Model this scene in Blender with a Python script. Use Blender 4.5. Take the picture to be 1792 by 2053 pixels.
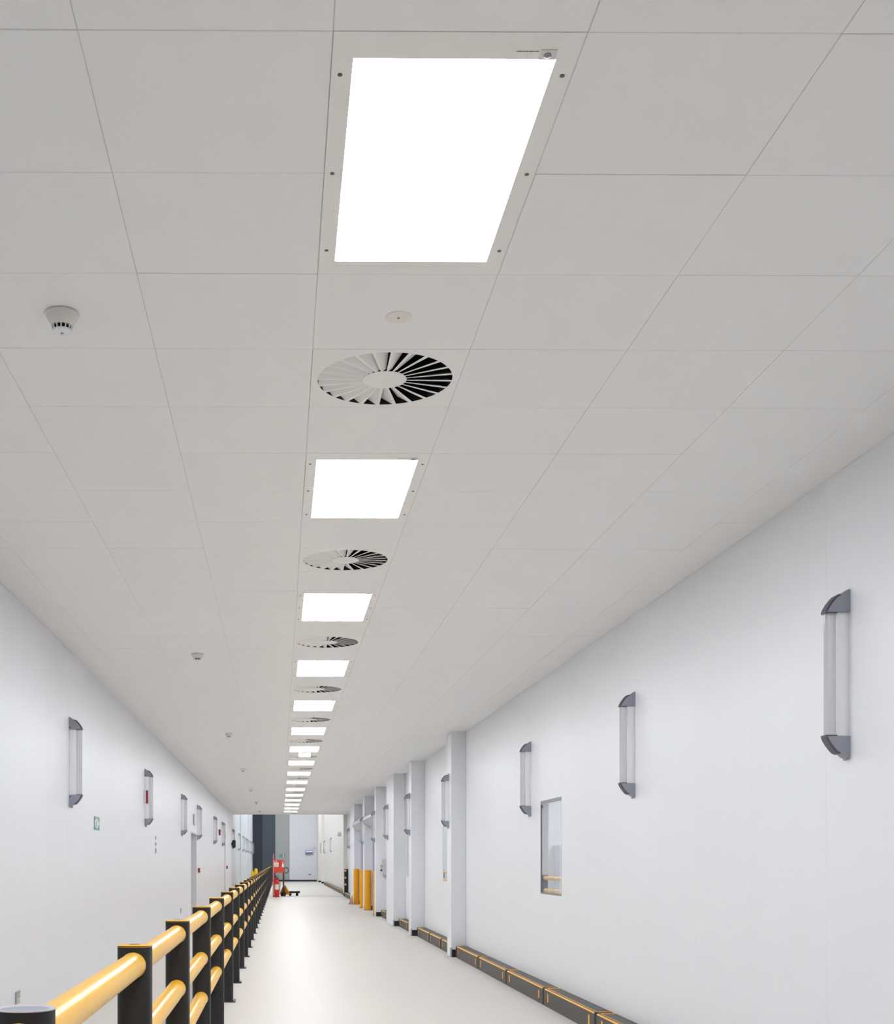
import bpy, bmesh, math, random
from mathutils import Vector, Matrix
random.seed(7)
scn = bpy.context.scene
for o in list(bpy.data.objects): bpy.data.objects.remove(o)
COL = scn.collection
PI = math.pi

# ------------------------------------------------------------------ camera
CAMH, CEIL = 1.44, 3.391
YAW = 0.0075
cam_d = bpy.data.cameras.new('camera'); cam = bpy.data.objects.new('camera', cam_d); COL.objects.link(cam)
cam.location = (0, 0, CAMH); cam.rotation_euler = (PI/2, 0, -YAW)
cam_d.sensor_fit = 'HORIZONTAL'; cam_d.sensor_width = 36.0
cam_d.lens = 36.0*2475/1792
cam_d.shift_x = (896-(561+2475*YAW))/1792
cam_d.shift_y = (1727-1026.5)/1792
cam_d.clip_start = 0.05; cam_d.clip_end = 300
scn.camera = cam
# ------------------------------------------------------------------ world and view
w = bpy.data.worlds.new('world'); scn.world = w; w.use_nodes = True
w.node_tree.nodes['Background'].inputs[0].default_value = (0.75, 0.82, 0.9, 1)
w.node_tree.nodes['Background'].inputs[1].default_value = 0.3
scn.view_settings.view_transform = 'Standard'; scn.view_settings.look = 'None'
scn.view_settings.gamma = 1; scn.view_settings.use_curve_mapping = False
scn.view_settings.exposure = 0.0
LAMP_W = 29.0      # ceiling luminaire radiance
HALL_W = 36.0      # hall luminaire radiance

# ------------------------------------------------------------------ materials
def lin(c):
    c = c/255.0
    return c/12.92 if c <= 0.04045 else ((c+0.055)/1.055)**2.4
def rgb(r, g, b): return (lin(r), lin(g), lin(b), 1)
def mat(name, col, rough=0.5, metal=0.0, amp=0.04, scale=6.0, bump=0.0, bscale=200.0, spec=0.5, trans=0.0, ior=1.45, coat=0.0, rvar=0.0):
    m = bpy.data.materials.new(name); m.use_nodes = True
    nt = m.node_tree; N = nt.nodes; L = nt.links
    b = N['Principled BSDF']
    b.inputs['Roughness'].default_value = rough; b.inputs['Metallic'].default_value = metal
    b.inputs['Specular IOR Level'].default_value = spec
    b.inputs['Transmission Weight'].default_value = trans; b.inputs['IOR'].default_value = ior
    b.inputs['Coat Weight'].default_value = coat
    tc = N.new('ShaderNodeTexCoord')
    nz = N.new('ShaderNodeTexNoise'); nz.inputs['Scale'].default_value = scale; nz.inputs['Detail'].default_value = 3
    L.new(tc.outputs['Object'], nz.inputs['Vector'])
    mx = N.new('ShaderNodeMix'); mx.data_type = 'RGBA'
    L.new(nz.outputs['Fac'], mx.inputs['Factor'])
    mx.inputs['A'].default_value = tuple([c*(1-amp) for c in col[:3]]+[1])
    mx.inputs['B'].default_value = tuple([min(1, c*(1+amp)) for c in col[:3]]+[1])
    L.new(mx.outputs['Result'], b.inputs['Base Color'])
    if rvar:
        mr = N.new('ShaderNodeMapRange'); L.new(nz.outputs['Fac'], mr.inputs['Value'])
        mr.inputs['To Min'].default_value = rough-rvar; mr.inputs['To Max'].default_value = rough+rvar
        L.new(mr.outputs['Result'], b.inputs['Roughness'])
    if bump:
        n2 = N.new('ShaderNodeTexNoise'); n2.inputs['Scale'].default_value = bscale
        L.new(tc.outputs['Object'], n2.inputs['Vector'])
        bp = N.new('ShaderNodeBump'); bp.inputs['Strength'].default_value = bump; bp.inputs['Distance'].default_value = 0.002
        L.new(n2.outputs['Fac'], bp.inputs['Height']); L.new(bp.outputs['Normal'], b.inputs['Normal'])
    return m
def emit(name, col, s):
    m = bpy.data.materials.new(name); m.use_nodes = True
    b = m.node_tree.nodes['Principled BSDF']
    b.inputs['Base Color'].default_value = (0.9, 0.9, 0.9, 1); b.inputs['Roughness'].default_value = 0.5
    b.inputs['Emission Color'].default_value = col; b.inputs['Emission Strength'].default_value = s
    return m
M = dict(
 tile=mat('ceiling_tile_white', rgb(241, 242, 242), 0.5, amp=0.012, scale=3, bump=0.02, bscale=350, spec=0.9),
 grid=mat('ceiling_grid_white', rgb(214, 212, 209), 0.6, amp=0.01),
 frame=mat('luminaire_frame_white', rgb(242, 241, 239), 0.4, amp=0.01),
 wall=mat('wall_panel_white', rgb(233, 235, 240), 0.38, amp=0.008, scale=0.8, spec=0.35),
 joint=mat('panel_joint_grey', rgb(212, 214, 218), 0.6),
 pillar=mat('pillar_white', rgb(233, 235, 240), 0.4, amp=0.01, scale=2, spec=0.35),
 cool=mat('hall_wall_cool_white', rgb(222, 229, 238), 0.45, amp=0.012, scale=0.7),
 hall_r=mat('hall_wall_warm_white', rgb(238, 235, 230), 0.45, amp=0.01, scale=0.7),
 slate=mat('slate_cladding', rgb(58, 60, 72), 0.6, amp=0.04),
 slate2=mat('blue_grey_cladding', rgb(80, 89, 99), 0.6, amp=0.04),
 grey=mat('pale_grey_cladding', rgb(180, 182, 180), 0.6, amp=0.03),
 floor=mat('resin_floor', rgb(208, 203, 197), 0.46, amp=0.025, scale=0.9, bump=0.02, bscale=120, spec=0.22, rvar=0.04),
 black=mat('black_polymer', rgb(44, 43, 44), 0.5, amp=0.06, scale=20, bump=0.05, bscale=500, spec=0.35),
 yellow=mat('yellow_rail_polymer', rgb(250, 193, 56), 0.3, amp=0.03, scale=5, spec=0.55),
 cap=mat('yellow_cap', rgb(250, 188, 50), 0.4, amp=0.03),
 bollard=mat('bollard_yellow', rgb(240, 166, 8), 0.5, amp=0.05, scale=4, bump=0.03, bscale=60),
 skirt=mat('black_skirting', rgb(38, 36, 38), 0.6, amp=0.05),
 kerb=mat('charcoal_kerb', rgb(72, 69, 67), 0.5, amp=0.05, scale=10, bump=0.04, bscale=200),
 kerbtrim=mat('kerb_yellow_edge', rgb(250, 184, 50), 0.5, amp=0.05, scale=15),
 bracket=mat('grey_bracket', rgb(160, 163, 175), 0.5, amp=0.04, scale=20),
 bracket2=mat('dark_bracket_rim', rgb(92, 92, 102), 0.5, amp=0.04),
 white=mat('white_plastic', rgb(238, 239, 243), 0.35, amp=0.01),
 opal=mat('off_white_plastic', rgb(222, 220, 214), 0.45, amp=0.02),
 tube=mat('clear_acrylic', rgb(240, 239, 243), 0.08, amp=0.01, trans=0.6, ior=1.25, spec=0.6),
 lhouse=mat('lamp_housing_white', rgb(252, 252, 254), 0.3, amp=0.005),
 steel=mat('brushed_steel', rgb(180, 182, 185), 0.35, metal=0.9, amp=0.06, scale=30),
 screw=mat('dark_screw', rgb(110, 100, 95), 0.4, metal=0.6, amp=0.1),
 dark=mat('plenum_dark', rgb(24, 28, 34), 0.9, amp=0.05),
 blade=mat('diffuser_white', rgb(242, 241, 239), 0.45, amp=0.01),
 glass=None,
 alu=mat('grey_window_frame', rgb(135, 137, 141), 0.4, metal=0.3, amp=0.04),
 red=mat('red_enamel', rgb(205, 42, 38), 0.35, amp=0.06, scale=8),
 darkred=mat('dark_red_plastic', rgb(150, 30, 32), 0.4, amp=0.05),
 orange=mat('red_orange_panel', rgb(214, 70, 50), 0.5, amp=0.06),
 pale=mat('pale_notice', rgb(222, 228, 214), 0.6, amp=0.03),
 green=mat('exit_green', rgb(112, 160, 142), 0.5, amp=0.03),
 wood=mat('raw_board', rgb(190, 150, 124), 0.7, amp=0.1, scale=12),
 truck=mat('pallet_truck_amber', rgb(214, 146, 40), 0.45, amp=0.12, scale=12),
 brownrod=mat('dark_brown_steel', rgb(74, 48, 44), 0.45, amp=0.08),
 curtain=mat('lavender_door_curtain', rgb(190, 192, 212), 0.5, amp=0.02, scale=2),
 hood=mat('silver_hood', rgb(186, 186, 188), 0.35, metal=0.3, amp=0.04, scale=4),
 lens=mat('sensor_lens', rgb(150, 146, 156), 0.2, amp=0.05),
 yellowpost=mat('lemon_post', rgb(232, 200, 30), 0.4, amp=0.05),
 roomwall=mat('side_room_wall', rgb(222, 228, 234), 0.6, amp=0.02),
 jointblack=mat('kerb_joint_black', rgb(20, 18, 19), 0.7, amp=0.05),
 violet=emit('violet_tube', rgb(120, 90, 255), 0.9),
 lamp=emit('luminaire_diffuser', (0.955, 0.985, 1.015, 1), LAMP_W),
 hall_lamp=emit('hall_diffuser', (0.95, 0.98, 1.0, 1), HALL_W),
 room_lamp=emit('side_room_diffuser', (1.0, 0.99, 0.97, 1), 22.0),
)
def glassmat():
    m = bpy.data.materials.new('window_glass'); m.use_nodes = True
    nt = m.node_tree; b = nt.nodes['Principled BSDF']
    b.inputs['Base Color'].default_value = (0.93, 0.95, 0.96, 1)
    b.inputs['Transmission Weight'].default_value = 1; b.inputs['Roughness'].default_value = 0.0
    b.inputs['IOR'].default_value = 1.5
    return m
M['glass'] = glassmat()
def mixmat(name, a, b, fac, col):
    m = bpy.data.materials.new(name); m.use_nodes = True
    nt = m.node_tree; N = nt.nodes; L = nt.links; N.remove(N['Principled BSDF'])
    out = N['Material Output']; mx = N.new('ShaderNodeMixShader'); A = N.new(a); B = N.new(b)
    A.inputs['Color'].default_value = col; B.inputs['Color'].default_value = col if b != 'ShaderNodeBsdfGlossy' else (0.9, 0.9, 0.92, 1)
    if b == 'ShaderNodeBsdfGlossy': B.inputs['Roughness'].default_value = 0.1
    if fac == 'fresnel':
        fr = N.new('ShaderNodeFresnel'); fr.inputs['IOR'].default_value = 1.49
        L.new(fr.outputs[0], mx.inputs[0])
    else: mx.inputs[0].default_value = fac
    L.new(A.outputs[0], mx.inputs[1]); L.new(B.outputs[0], mx.inputs[2]); L.new(mx.outputs[0], out.inputs['Surface'])
    return m
M['lhouse'] = mixmat('opal_housing', 'ShaderNodeBsdfDiffuse', 'ShaderNodeBsdfTranslucent', 0.5, rgb(254, 254, 255))
def veil(m, fac, gloss):
    # lets part of the light straight through, like thin clear plastic, and adds a faint sheen
    nt = m.node_tree; N = nt.nodes; L = nt.links; out = N['Material Output']
    src = out.inputs['Surface'].links[0].from_socket
    T = N.new('ShaderNodeBsdfTransparent'); T.inputs['Color'].default_value = (0.96, 0.96, 0.97, 1)
    G = N.new('ShaderNodeBsdfGlossy'); G.inputs['Roughness'].default_value = 0.12
    a = N.new('ShaderNodeMixShader'); a.inputs[0].default_value = fac
    b = N.new('ShaderNodeMixShader'); b.inputs[0].default_value = gloss
    L.new(src, a.inputs[1]); L.new(T.outputs[0], a.inputs[2]); L.new(a.outputs[0], b.inputs[1]); L.new(G.outputs[0], b.inputs[2]); L.new(b.outputs[0], out.inputs['Surface'])
veil(M['lhouse'], 0.58, 0.02)
M['tube'] = mixmat('clear_acrylic_tube', 'ShaderNodeBsdfDiffuse', 'ShaderNodeBsdfTranslucent', 0.5, rgb(208, 206, 211))
veil(M['tube'], 0.62, 0.06)

# ------------------------------------------------------------------ mesh helpers
class MB:
    def __init__(s): s.v = []; s.f = []
    def add(s, vs, fs):
        n = len(s.v); s.v += [tuple(v) for v in vs]; s.f += [tuple(i+n for i in f) for f in fs]; return s
    def box(s, x0, x1, y0, y1, z0, z1, ch=0.0):
        if ch <= 0:
            vs = [(x, y, z) for z in (z0, z1) for y in (y0, y1) for x in (x0, x1)]
            return s.add(vs, [(0, 2, 3, 1), (4, 5, 7, 6), (0, 1, 5, 4), (2, 6, 7, 3), (0, 4, 6, 2), (1, 3, 7, 5)])
        bm = bmesh.new(); bmesh.ops.create_cube(bm, size=1)
        for v in bm.verts:
            v.co = Vector(((x0+x1)/2+v.co.x*(x1-x0), (y0+y1)/2+v.co.y*(y1-y0), (z0+z1)/2+v.co.z*(z1-z0)))
        bmesh.ops.bevel(bm, geom=bm.edges[:], offset=ch, segments=2, affect='EDGES', profile=0.5)
        bm.verts.index_update()
        s.add([v.co[:] for v in bm.verts], [[v.index for v in f.verts] for f in bm.faces]); bm.free(); return s
    def prism(s, poly, a, b, axis='y'):
        # poly: 2D outline, extruded from a to b on axis
        n = len(poly)
        def P(p, t):
            if axis == 'y': return (p[0], t, p[1])
            if axis == 'x': return (t, p[0], p[1])
            return (p[0], p[1], t)
        vs = [P(p, a) for p in poly]+[P(p, b) for p in poly]
        fs = [tuple(range(n)), tuple(range(2*n-1, n-1, -1))]+[(i, i+n, (i+1) % n+n, (i+1) % n) for i in range(n)]
        return s.add(vs, fs)
    def lathe(s, prof, seg=24, c=(0, 0, 0)):
        vs = []; fs = []
        for r, z in prof:
            for i in range(seg):
                a = 2*PI*i/seg; vs.append((c[0]+r*math.cos(a), c[1]+r*math.sin(a), c[2]+z))
        for k in range(len(prof)-1):
            for i in range(seg):
                j = (i+1) % seg; fs.append((k*seg+i, k*seg+j, (k+1)*seg+j, (k+1)*seg+i))
        if prof[0][0] > 1e-5: fs.append(tuple(range(seg-1, -1, -1)))
        if prof[-1][0] > 1e-5: fs.append(tuple((len(prof)-1)*seg+i for i in range(seg)))
        return s.add(vs, fs)
    def tube(s, pts, r, seg=10):
        pts = [Vector(p) for p in pts]; rs = r if isinstance(r, (list, tuple)) else [r]*len(pts)
        vs = []; fs = []
        d0 = (pts[1]-pts[0]).normalized()
        up = Vector((0, 0, 1)) if abs(d0.z) < 0.9 else Vector((1, 0, 0))
        for k, p in enumerate(pts):
            d = (pts[min(k+1, len(pts)-1)]-pts[max(k-1, 0)]).normalized()
            a = d.cross(up).normalized(); b = a.cross(d).normalized()
            for i in range(seg):
                t = 2*PI*i/seg; vs.append(p+a*math.cos(t)*rs[k]+b*math.sin(t)*rs[k])
        for k in range(len(pts)-1):
            for i in range(seg):
                j = (i+1) % seg; fs.append((k*seg+i, k*seg+j, (k+1)*seg+j, (k+1)*seg+i))
        fs.append(tuple(range(seg-1, -1, -1))); fs.append(tuple((len(pts)-1)*seg+i for i in range(seg)))
        return s.add(vs, fs)
    def build(s, name, m, parent=None, smooth=False, kind=None, label=None, loc=None):
        me = bpy.data.meshes.new(name); me.from_pydata(s.v, [], s.f)
        bm = bmesh.new(); bm.from_mesh(me); bmesh.ops.recalc_face_normals(bm, faces=bm.faces[:]); bm.to_mesh(me); bm.free()
        me.materials.append(m)
        if smooth:
            me.polygons.foreach_set('use_smooth', [True]*len(me.polygons))
            try: me.set_sharp_from_angle(angle=math.radians(38))
            except Exception: pass
        o = bpy.data.objects.new(name, me); COL.objects.link(o)
        if parent: o.parent = parent
        if kind: o['kind'] = kind
        if label: o['label'] = label
        if loc: o.location = loc
        return o
def thing(name, label, cat, loc=(0, 0, 0), rz=0, group=None):
    o = bpy.data.objects.new(name, None); COL.objects.link(o); o.location = loc; o.rotation_euler = (0, 0, rz)
    o.empty_display_size = 0.1
    o['label'] = label; o['category'] = cat
    if group: o['group'] = group
    return o
def tag(o, label, cat, group=None):
    o['label'] = label; o['category'] = cat
    if group: o['group'] = group
    return o
KIDS = {}
def copy_tree(o, parent=None):
    c = o.copy(); COL.objects.link(c)
    if parent: c.parent = parent
    for ch in list(o.children): copy_tree(ch, c)
    return c
def place(proto, used, loc, rz, label, group):
    o = proto if not used else copy_tree(proto)
    o.location = loc; o.rotation_euler = (0, 0, rz); o['label'] = label
    if group: o['group'] = group
    return o
def struct(name, mb, m, parent=None, **k): return mb.build(name, m, parent, kind='structure', **k)
ORD = ['first', 'second', 'third', 'fourth', 'fifth', 'sixth', 'seventh', 'eighth', 'ninth', 'tenth', 'eleventh', 'twelfth', 'thirteenth', 'fourteenth', 'fifteenth', 'sixteenth', 'seventeenth', 'eighteenth', 'nineteenth', 'twentieth', 'twenty-first', 'twenty-second', 'twenty-third', 'twenty-fourth', 'twenty-fifth']

# ------------------------------------------------------------------ setting: floor, ceiling, walls
XL, XR = -1.95, 2.797
YB, YE = -6.7, 51.4     # back wall, end of the corridor
HXR, HY, HH = 2.88, 89.0, 7.0
fl = struct('floor', MB().box(XL-0.4, HXR+3.4, YB-0.2, HY+0.3, -0.2, 0.0), M['floor'])
ce = struct('ceiling', MB().box(XL-0.2, HXR+0.3, YB-0.2, YE, CEIL+0.26, CEIL+0.4), M['grid'])

# wall cut by openings and panel joints
def cells(y0, y1, z0, z1, holes, joints):
    ys = sorted(set([y0, y1]+[h[0] for h in holes]+[h[1] for h in holes]))
    ys = [y for y in ys if y0 <= y <= y1]
    out = []
    for a, b in zip(ys, ys[1:]):
        hs = sorted([h for h in holes if h[0] <= a+1e-6 and h[1] >= b-1e-6], key=lambda h: h[2])
        zc = z0
        for h in hs:
            if h[2] > zc+1e-4: out.append((a, b, zc, h[2]))
            zc = h[3]
        if zc < z1-1e-4: out.append((a, b, zc, z1))
    return out
def wall(name, x0, sgn, y0, y1, holes, panel_y0, pitch, pm):
    # sgn: +1 wall body towards +X, panels face the corridor
    b = MB()
    for (a, c, z0, z1) in cells(y0, y1, 0, CEIL+0.26, holes, []):
        xs = sorted((x0+sgn*0.004, x0+sgn*(0.085 if sgn > 0 else 0.2))); b.box(xs[0], xs[1], a, c, z0, z1)
    w_ = struct(name, b, M['joint'])
    js = [y0]
    y = panel_y0
    while y > y0: y -= pitch
    y += pitch
    while y < y1-0.05: js.append(y); y += pitch
    js.append(y1)
    g = 0.0007
    for a, c in zip(js, js[1:]):
        mb = MB()
        hh = [h for h in holes if h[1] > a and h[0] < c]
        hh2 = [(max(a+g, h[0]), min(c-g, h[1]), h[2], h[3]) for h in hh]
        for (p, q, z0, z1) in cells(a+g, c-g, 0.001, CEIL+0.02, hh2, []):
            xs = sorted((x0, x0+sgn*0.012)); mb.box(xs[0], xs[1], p, q, z0, z1)
        mb.build('wall_panel', pm, w_)
    return w_
WIN = [(12.24, 13.23), (20.2, 21.2), (26.3, 27.3)]
WZ = (1.094, 2.085)
DOCK = [(33.2, 36.5, 0, 2.5), (38.0, 41.8, 0, 2.5)]
DOORS = [(27.1, 28.9), (43.4, 44.3)]
wr = wall('wall_right', XR, 1, YB, YE, [(a, b, WZ[0], WZ[1]) for a, b in WIN]+DOCK, 7.3, 1.0, M['wall'])
wl = wall('wall_left', XL, -1, YB, YE, [(a, b, 0, 2.1) for a, b in DOORS], 7.35, 1.0, M['wall'])
struct('wall_back', MB().box(XL-0.2, XR+0.2, YB-0.2, YB, 0, CEIL+0.26), M['wall'])
# hall beyond the corridor
struct('wall_hall_left', MB().box(XL-0.2, XL, YE+0.001, HY, 0, HH), M['cool'])
for i, y in enumerate((60.5, 76.0)):
    struct('trim_1' if i == 0 else 'trim_2', MB().box(XL, XL+0.05, y, y+1.4, 0, HH), M['cool'])
struct('wall_hall_right', MB().box(HXR, HXR+0.2, YE+0.2, HY, 0, HH), M['hall_r'])
# end of corridor: header above and stub at the right
h = MB().box(XL-0.2, HXR+0.2, YE, YE+0.2, CEIL+0.005, HH).box(2.65, HXR+0.2, YE, YE+0.2, 0, CEIL+0.005)
struct('wall_corridor_end', h, M['hall_r'])
struct('wall_hall_end', MB().box(XL-0.2, HXR+0.2, HY, HY+0.2, 0, HH), M['grey'])
wde = thing('wall_cladding', 'dark slate cladding panels on the far hall wall, left of the pale grey panel', 'cladding', (0, HY, 0))
MB().box(XL, -1.28, -0.12, -0.001, 0.001, HH-0.01).build('panel', M['slate'], wde)
MB().box(-1.27, -0.33, -0.06, -0.001, 0.001, HH-0.01).build('panel', M['slate2'], wde, label='blue-grey lighter panel')
wd2 = tag(MB().box(0.70, 2.66, HY-0.1, HY-0.001, 0.001, HH-0.01).build('wall_cladding', M['white']), 'large white panel on the far hall wall carrying the insect lamp', 'cladding')
struct('trim_3', MB().box(-0.33, -0.25, HY-0.1, HY-0.001, 0, HH-0.01), M['grey'])
struct('baseboard_hall_end', MB().box(-1.2, 2.75, HY-0.16, HY-0.1, 0, 0.11), M['skirt'])
struct('ceiling_hall', MB().box(XL-0.2, HXR+0.2, YE, HY+0.2, HH, HH+0.2), M['white'])
for i, (y0, y1) in enumerate(((85.2, 89.0), (80.6, 81.4))):
    struct('trim_4' if i == 0 else 'trim_5', MB().box(2.66 if i == 0 else 2.72, HXR, y0, y1-0.105 if i == 0 else y1, 0, HH), M['hall_r'])
    struct('baseboard_pier' if i == 0 else 'baseboard_pier_2', MB().box((2.65 if i == 0 else 2.71), HXR, y0-0.02, y0-0.001, 0, 0.11), M['skirt'])
for i in range(5):
    y = 56+i*7
    t = thing('hall_light', 'cool white ceiling light high in the hall, %s from the corridor' % ORD[i], 'ceiling light', (0.4, y, HH-0.058))
    MB().box(-0.65, 0.65, -0.65, 0.65, 0.006, 0.057, 0.008).build('housing', M['white'], t)
    MB().box(-0.6, 0.6, -0.6, 0.6, 0, 0.0055).build('diffuser', M['hall_lamp'], t)
# rooms behind the glazing of the right wall
rm = MB()
rm.box(XR+0.086, 6.4, 10.9, 11.0, 0, 3).box(XR+0.086, 6.4, 30.0, 30.1, 0, 3).box(6.3, 6.4, 11, 30, 0, 3).box(XR+0.086, 6.4, 17.0, 17.1, 0, 3).box(XR+0.086, 6.4, 23.4, 23.5, 0, 3)
struct('wall_side_room', rm, M['roomwall'])
struct('ceiling_side_room', MB().box(XR+0.086, 6.4, 10.9, 30.1, 3.0, 3.1), M['roomwall'])
for i, y in enumerate((14, 20.3, 27)):
    MB_ = MB().box(4.2, 5.4, y-0.6, y+0.6, 2.96, 2.999)
    tag(MB_.build('room_light', M['room_lamp']), 'square ceiling light in the room behind the %s window' % ORD[i], 'ceiling light')

tag(MB().box(3.70, 6.2, 16.96, 16.998, 0.001, 2.9).build('wall_board', M['white']), 'pale wall board in the room behind the nearest window', 'board')
t = thing('cabinet', 'pale blue tall cabinet seen through the nearest window', 'cabinet', (3.77, 16.6, 0))
MB().box(0, 0.9, 0.001, 0.34, 0.04, 1.66, 0.005).build('body', mat('pale_blue_cabinet', rgb(212, 222, 228), 0.5), t)
MB().box(0.02, 0.44, -0.018, 0.0, 0.06, 1.64, 0.003).build('door', mat('pale_blue_door', rgb(216, 226, 232), 0.5), t)
MB().box(0.46, 0.88, -0.018, 0.0, 0.06, 1.64, 0.003).build('door', mat('pale_blue_door_2', rgb(216, 226, 232), 0.5), t)
MB().box(0.03, 0.87, 0.03, 0.33, 0, 0.0395).build('plinth', M['skirt'], t)

# ------------------------------------------------------------------ ceiling tiles
XCOL = [XL]+[-1.675+0.6*i for i in range(8)]+[XR]
def row_y(k): return 2.9+0.6*k
K0 = -16; K1 = 81
def row_kind(k):
    m = k % 5
    return 'light' if m in (0, 1) else ('fan' if m == 3 else 'plain')
GAP = 0.0014; GAPX = 0.0010
def tile_mb(x0, x1, y0, y1):
    mb = MB(); c = 0.0012
    a = [(x0, y0), (x1, y0), (x1, y1), (x0, y1)]
    b = [(x0+c, y0+c), (x1-c, y0+c), (x1-c, y1-c), (x0+c, y1-c)]
    vs = [(p[0], p[1], 0.02) for p in a]+[(p[0], p[1], c) for p in a]+[(p[0], p[1], 0) for p in b]
    fs = [(0, 1, 2, 3)]+[(i, 4+i, 4+(i+1) % 4, (i+1) % 4) for i in range(4)]+[(4+i, 8+i, 8+(i+1) % 4, 4+(i+1) % 4) for i in range(4)]+[(8, 11, 10, 9)]
    return mb.add(vs, fs)
tile_mesh = {}
stuff = MB()
cnt = 0
for k in range(K0, K1):
    y0 = row_y(k); y1 = min(row_y(k)+0.6, YE)
    if y0 < YB: y0 = YB
    if y1 <= y0+0.02: continue
    for ci in range(len(XCOL)-1):
        if ci == 4 and row_kind(k) in ('light', 'fan') and row_y(k)+0.6 <= YE+0.01 and row_y(k) >= (-1.5 if row_kind(k) == 'light' else YB): continue
        x0, x1 = XCOL[ci]+GAPX, XCOL[ci+1]-GAPX
        wx, wy = round(x1-x0, 4), round(y1-y0-2*GAP, 4)
        if 2.25 <= row_y(k) < 22.0:
            key = (wx, wy)
            if key not in tile_mesh:
                o = tile_mb(-wx/2, wx/2, -wy/2, wy/2).build('ceiling_tile', M['tile'], ce); tile_mesh[key] = o.data
            else:
                o = bpy.data.objects.new('ceiling_tile', tile_mesh[key]); COL.objects.link(o); o.parent = ce
            dz = random.uniform(-0.0006, 0.0006)
            o.location = ((x0+x1)/2, (y0+y1)/2, CEIL+dz); cnt += 1
        else:
            t = tile_mb(x0, x1, y0+GAP, y1-GAP)
            stuff.add([(v[0], v[1], v[2]+CEIL) for v in t.v], t.f)
stuff.build('ceiling_tile', M['tile'], ce, kind='stuff')
# suspension grid just above the tiles (closes the joints)
g = MB()
for x in XCOL[1:-1]: g.box(x-0.0009, x+0.0009, YB, YE, CEIL+0.0016, CEIL+0.019)
for k in range(K0+1, K1):
    y = row_y(k)
    if YB < y < YE:
        if row_kind(k) == 'light' and k % 5 == 1:
            g.box(XL, XCOL[4]+0.0, y-0.0013, y+0.0013, CEIL+0.0017, CEIL+0.0191).box(XCOL[5], XR, y-0.0013, y+0.0013, CEIL+0.0017, CEIL+0.0191)
        else: g.box(XL, XR, y-0.0013, y+0.0013, CEIL+0.0017, CEIL+0.0191)
g.build('ceiling_grid', M['grid'], ce, kind='stuff')

# ------------------------------------------------------------------ ceiling luminaires
def make_light():
    t = thing('ceiling_light', '', 'ceiling light', (0, 0, 0))
    W, D = 0.2984, 0.5984          # half sizes of the module
    ox0, ox1, oy0, oy1 = -0.2465, 0.2465, -0.542, 0.543
    f = MB()
    f.box(-W, ox0, -D, D, 0, 0.03).box(ox1, W, -D, D, 0, 0.03).box(ox0, ox1, -D, oy0, 0, 0.03).box(ox0, ox1, oy1, D, 0, 0.03)
    f.build('frame', M['frame'], t)
    # sensor strip at the near end, diffuser behind it
    MB().box(ox0, ox1, oy0, oy0+0.041, 0.0006, 0.03).build('end_strip', M['frame'], t)
    MB().box(ox0, ox1, oy1-0.030, oy1, 0.0006, 0.03).build('end_strip', M['frame'], t)
    MB().box(ox0, ox1, oy0+0.041, oy1-0.030, 0.0066, 0.03).build('diffuser', M['lamp'], t)
    for sx in (-0.276, 0.276):
        for sy in (-0.44, 0.0, 0.44):
            MB().lathe([(0.0062, 0.001), (0.0062, -0.0016), (0.003, -0.0030)], 10, (sx, sy, 0)).build('screw', M['screw'], t, smooth=True)
    s = MB().box(0.203, 0.243, oy0+0.004, oy0+0.040, -0.0014, 0.0004, 0.0006).build('sensor', M['opal'], t)
    MB().lathe([(0.0095, 0.0), (0.0095, -0.002), (0.0072, -0.003), (0.0066, -0.0015)], 18, (0.222, oy0+0.022, -0.0014)).build('lens', M['lens'], s, smooth=True)
    p = MB()
    xx = 0.145
    for wd in (0.004, 0.012, 0.006, 0.009, 0.011, 0.005, 0.008):
        p.box(xx, xx+wd-0.0012, oy0+0.010, oy0+0.013, 0.0001, 0.0005); xx += wd
    p.build('printed_mark', M['screw'], t, kind='stuff')
    return t
Lp = make_light()
used = False
LX = (XCOL[4]+XCOL[5])/2
for n in range(-1, 16):
    y = 2.9+3*n+0.6
    if n >= 0: lab = ('large bright rectangular ceiling light nearest the camera, with sensor and screws' if n == 0 else
                      'rectangular flush ceiling light, %s in the row counted from the camera' % (ORD[n] if n < 15 else 'last and farthest'))
    else: lab = 'rectangular flush ceiling light above or behind the camera, %s' % ('overhead' if n == -1 else 'further back')
    place(Lp, used, (LX, y, CEIL), 0, lab, 'flush ceiling lights in one row'); used = True
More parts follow.
